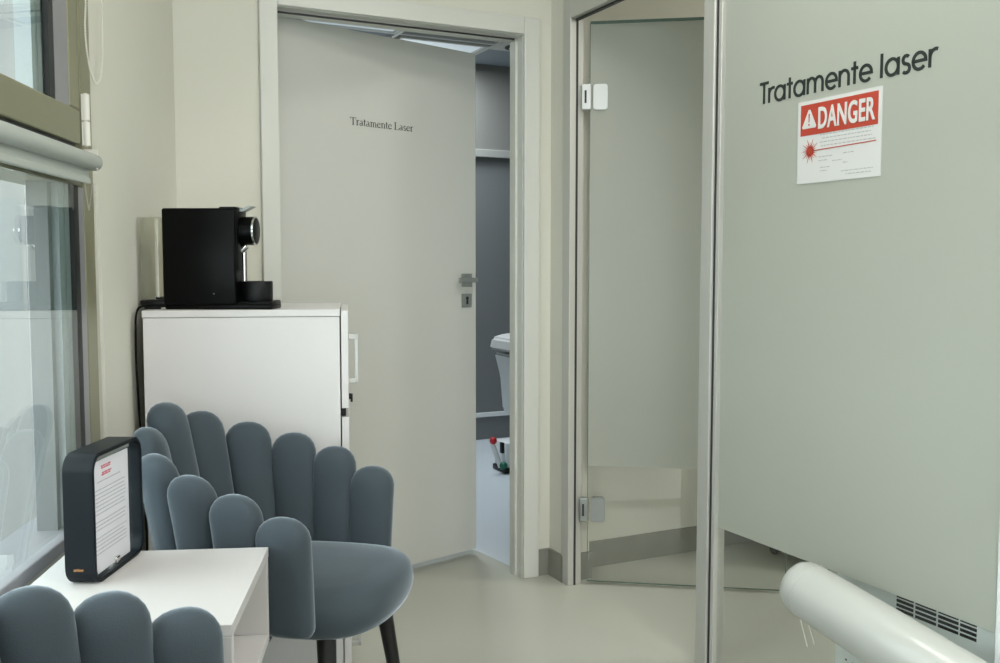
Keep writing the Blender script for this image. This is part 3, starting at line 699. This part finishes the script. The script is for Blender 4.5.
# ------------------------------------------------------------------ shell armchairs
def superell(a, bb, n, ang):
    c, s = math.cos(ang), math.sin(ang)
    return (a * abs(c) ** (2 / n) * (1 if c >= 0 else -1), bb * abs(s) ** (2 / n) * (1 if s >= 0 else -1))
BACK = .375; HALF = .245
def rim(s, hz):
    """plan position of finger centre. s in -1..1 (near arm end .. far arm end), hz = 0 bottom .. 1 top"""
    half = HALF * (.90 + .10 * hz); back = BACK * (.86 + .14 * hz)
    ang = math.pi / 2 * (1 + (s + 1) )         # 90..270deg
    n = 2.65
    x, y = superell(back, half, n, ang)
    return x, -y * -1 if False else y
# equal arc-length spacing
def spaced(hz, N=11):
    ss = [i / 400 * 2 - 1 for i in range(401)]; P = [rim(s, 1) for s in ss]; L = [0]
    for a, b_ in zip(P[:-1], P[1:]): L.append(L[-1] + math.hypot(b_[0] - a[0], b_[1] - a[1]))
    res = []
    for i in range(N):
        tgt = L[-1] * i / (N - 1)
        j = min(range(401), key=lambda q_: abs(L[q_] - tgt)); res.append(ss[j])
    return res, L[-1] / (N - 1)
SS, SPC = spaced(1)
TOPS = [.672, .716, .748, .778, .815, .850, .812, .775, .745, .715, .675]
def finger(i):
    s = SS[i]; top = TOPS[i]; zb = .43 if i in (0, 10) else .41
    e = .004
    def tang(hz):
        a = rim(max(-1, s - .03), hz); c = rim(min(1, s + .03), hz); d = Vector((c[0] - a[0], c[1] - a[1], 0)).normalized(); return d
    rings = []; NR = 22; NA = 28; capr = .050
    H_ = top - zb
    for j in range(NR + 1):
        f = j / NR
        # denser rings near the ends
        z = zb + H_ * (0.5 - 0.5 * math.cos(math.pi * f)) if True else 0
        hz = (z - .41) / (.845 - .41)
        cx, cy = rim(s, hz); d = tang(hz); nrm = Vector((d.y, -d.x, 0))
        if Vector((cx, cy, 0)).dot(nrm) < 0: nrm = -nrm
        w = SPC * .555 * (.86 + .14 * hz) * (1.04 if i in (0, 10) else 1); tk_ = .036
        # rounded cap
        dt = top - z; db = z - zb
        if dt < capr: fcap = math.sqrt(max(0, 1 - ((capr - dt) / capr) ** 2)); w *= max(.02, fcap) ** .85; tk_ *= max(.03, fcap) ** .8
        if db < .022: fb_ = math.sqrt(max(0, 1 - ((.022 - db) / .022) ** 2)); w *= .75 + .25 * fb_; tk_ *= max(.05, fb_)
        lean = .030 * hz ** 1.5
        c3 = Vector((cx, cy, z)) + nrm * lean
        ring = []
        for k_ in range(NA):
            a = 2 * math.pi * k_ / NA; x, y = superell(w, tk_, 2.35, a)
            ring.append(c3 + d * x + nrm * y)
        rings.append(ring)
    bm = nb(); loft(bm, rings); bmesh.ops.recalc_face_normals(bm, faces=bm.faces)
    return bm
def seat_bm():
    bm = nb(); prof = [(z + .030 + max(0, z - .42) * .25, q_) for z, q_ in [(.375, .60), (.377, .84), (.388, .94), (.405, .985), (.420, 1.0), (.437, .985), (.450, .95), (.459, .88), (.466, .70), (.470, .40), (.471, .12)]]
    rings = []
    for z, k_ in prof:
        ring = []
        for i in range(64):
            a = 2 * math.pi * i / 64; c, s_ = math.cos(a), math.sin(a)
            if c >= 0: x, y = superell(.160, .212, 2.7, a)
            else: x, y = superell(.345, .215, 2.6, a)
            # sides blend between front and rear widths
            y = y if c >= 0 else y
            x += 0
            ring.append(Vector((x * k_ , y * k_ , z)))
        # smooth the width step between front and rear halves
        m_ = len(ring); sm_ = [(ring[(i - 2) % m_] + ring[(i - 1) % m_] + ring[i] + ring[(i + 1) % m_] + ring[(i + 2) % m_]) / 5 for i in range(m_)]
        rings.append(sm_)
    loft(bm, rings); bmesh.ops.recalc_face_normals(bm, faces=bm.faces); return bm
def make_chair(label):
    r = empty('armchair'); tag(r, label, 'armchair', 'blue-grey velvet shell armchairs')
    obj('seat', seat_bm(), 'velvet', r, True)
    for i in range(11): obj('backrest_channel', finger(i), 'velvet', r, True)
    bm = nb(); rings = []
    for z, k_ in ((.400, .55), (.390, .80), (.380, .80), (.372, .55)):
        rings.append([Vector((-.07 + .19 * k_ * math.cos(a), .18 * k_ * math.sin(a), z + .022)) for a in [2 * math.pi * i / 32 for i in range(32)]])
    loft(bm, rings); bmesh.ops.recalc_face_normals(bm, faces=bm.faces); obj('seat_base', bm, 'legblack', r, True)
    for x, y, dx, dy in ((.050, -.160, .028, -.045), (.052, .145, .052, .050), (-.245, -.13, -.06, -.05), (-.255, .12, -.06, .04)):
        bm = nb(); cyl(bm, (x, y, .425), (x + dx, y + dy, 0), .0205, .0105, 20); obj('leg', bm, 'legblack', r, True)
    return r
def copy_thing(src, label):
    r = src.copy(); COL.objects.link(r); r['label'] = label
    for ch in list(src.children):
        c = ch.copy(); COL.objects.link(c); c.parent = r
    return r
ch1 = make_chair('blue-grey velvet channel-back armchair between the white cabinet and the table')
ch1.location = (-.365, 2.05, 0); ch1.rotation_euler = (0, 0, R(-12.8))
ch2 = copy_thing(ch1, 'blue-grey velvet armchair in the foreground, only three channel tops in view')
ch2.location = (-.300, 1.13, 0); ch2.rotation_euler = (0, 0, R(38))
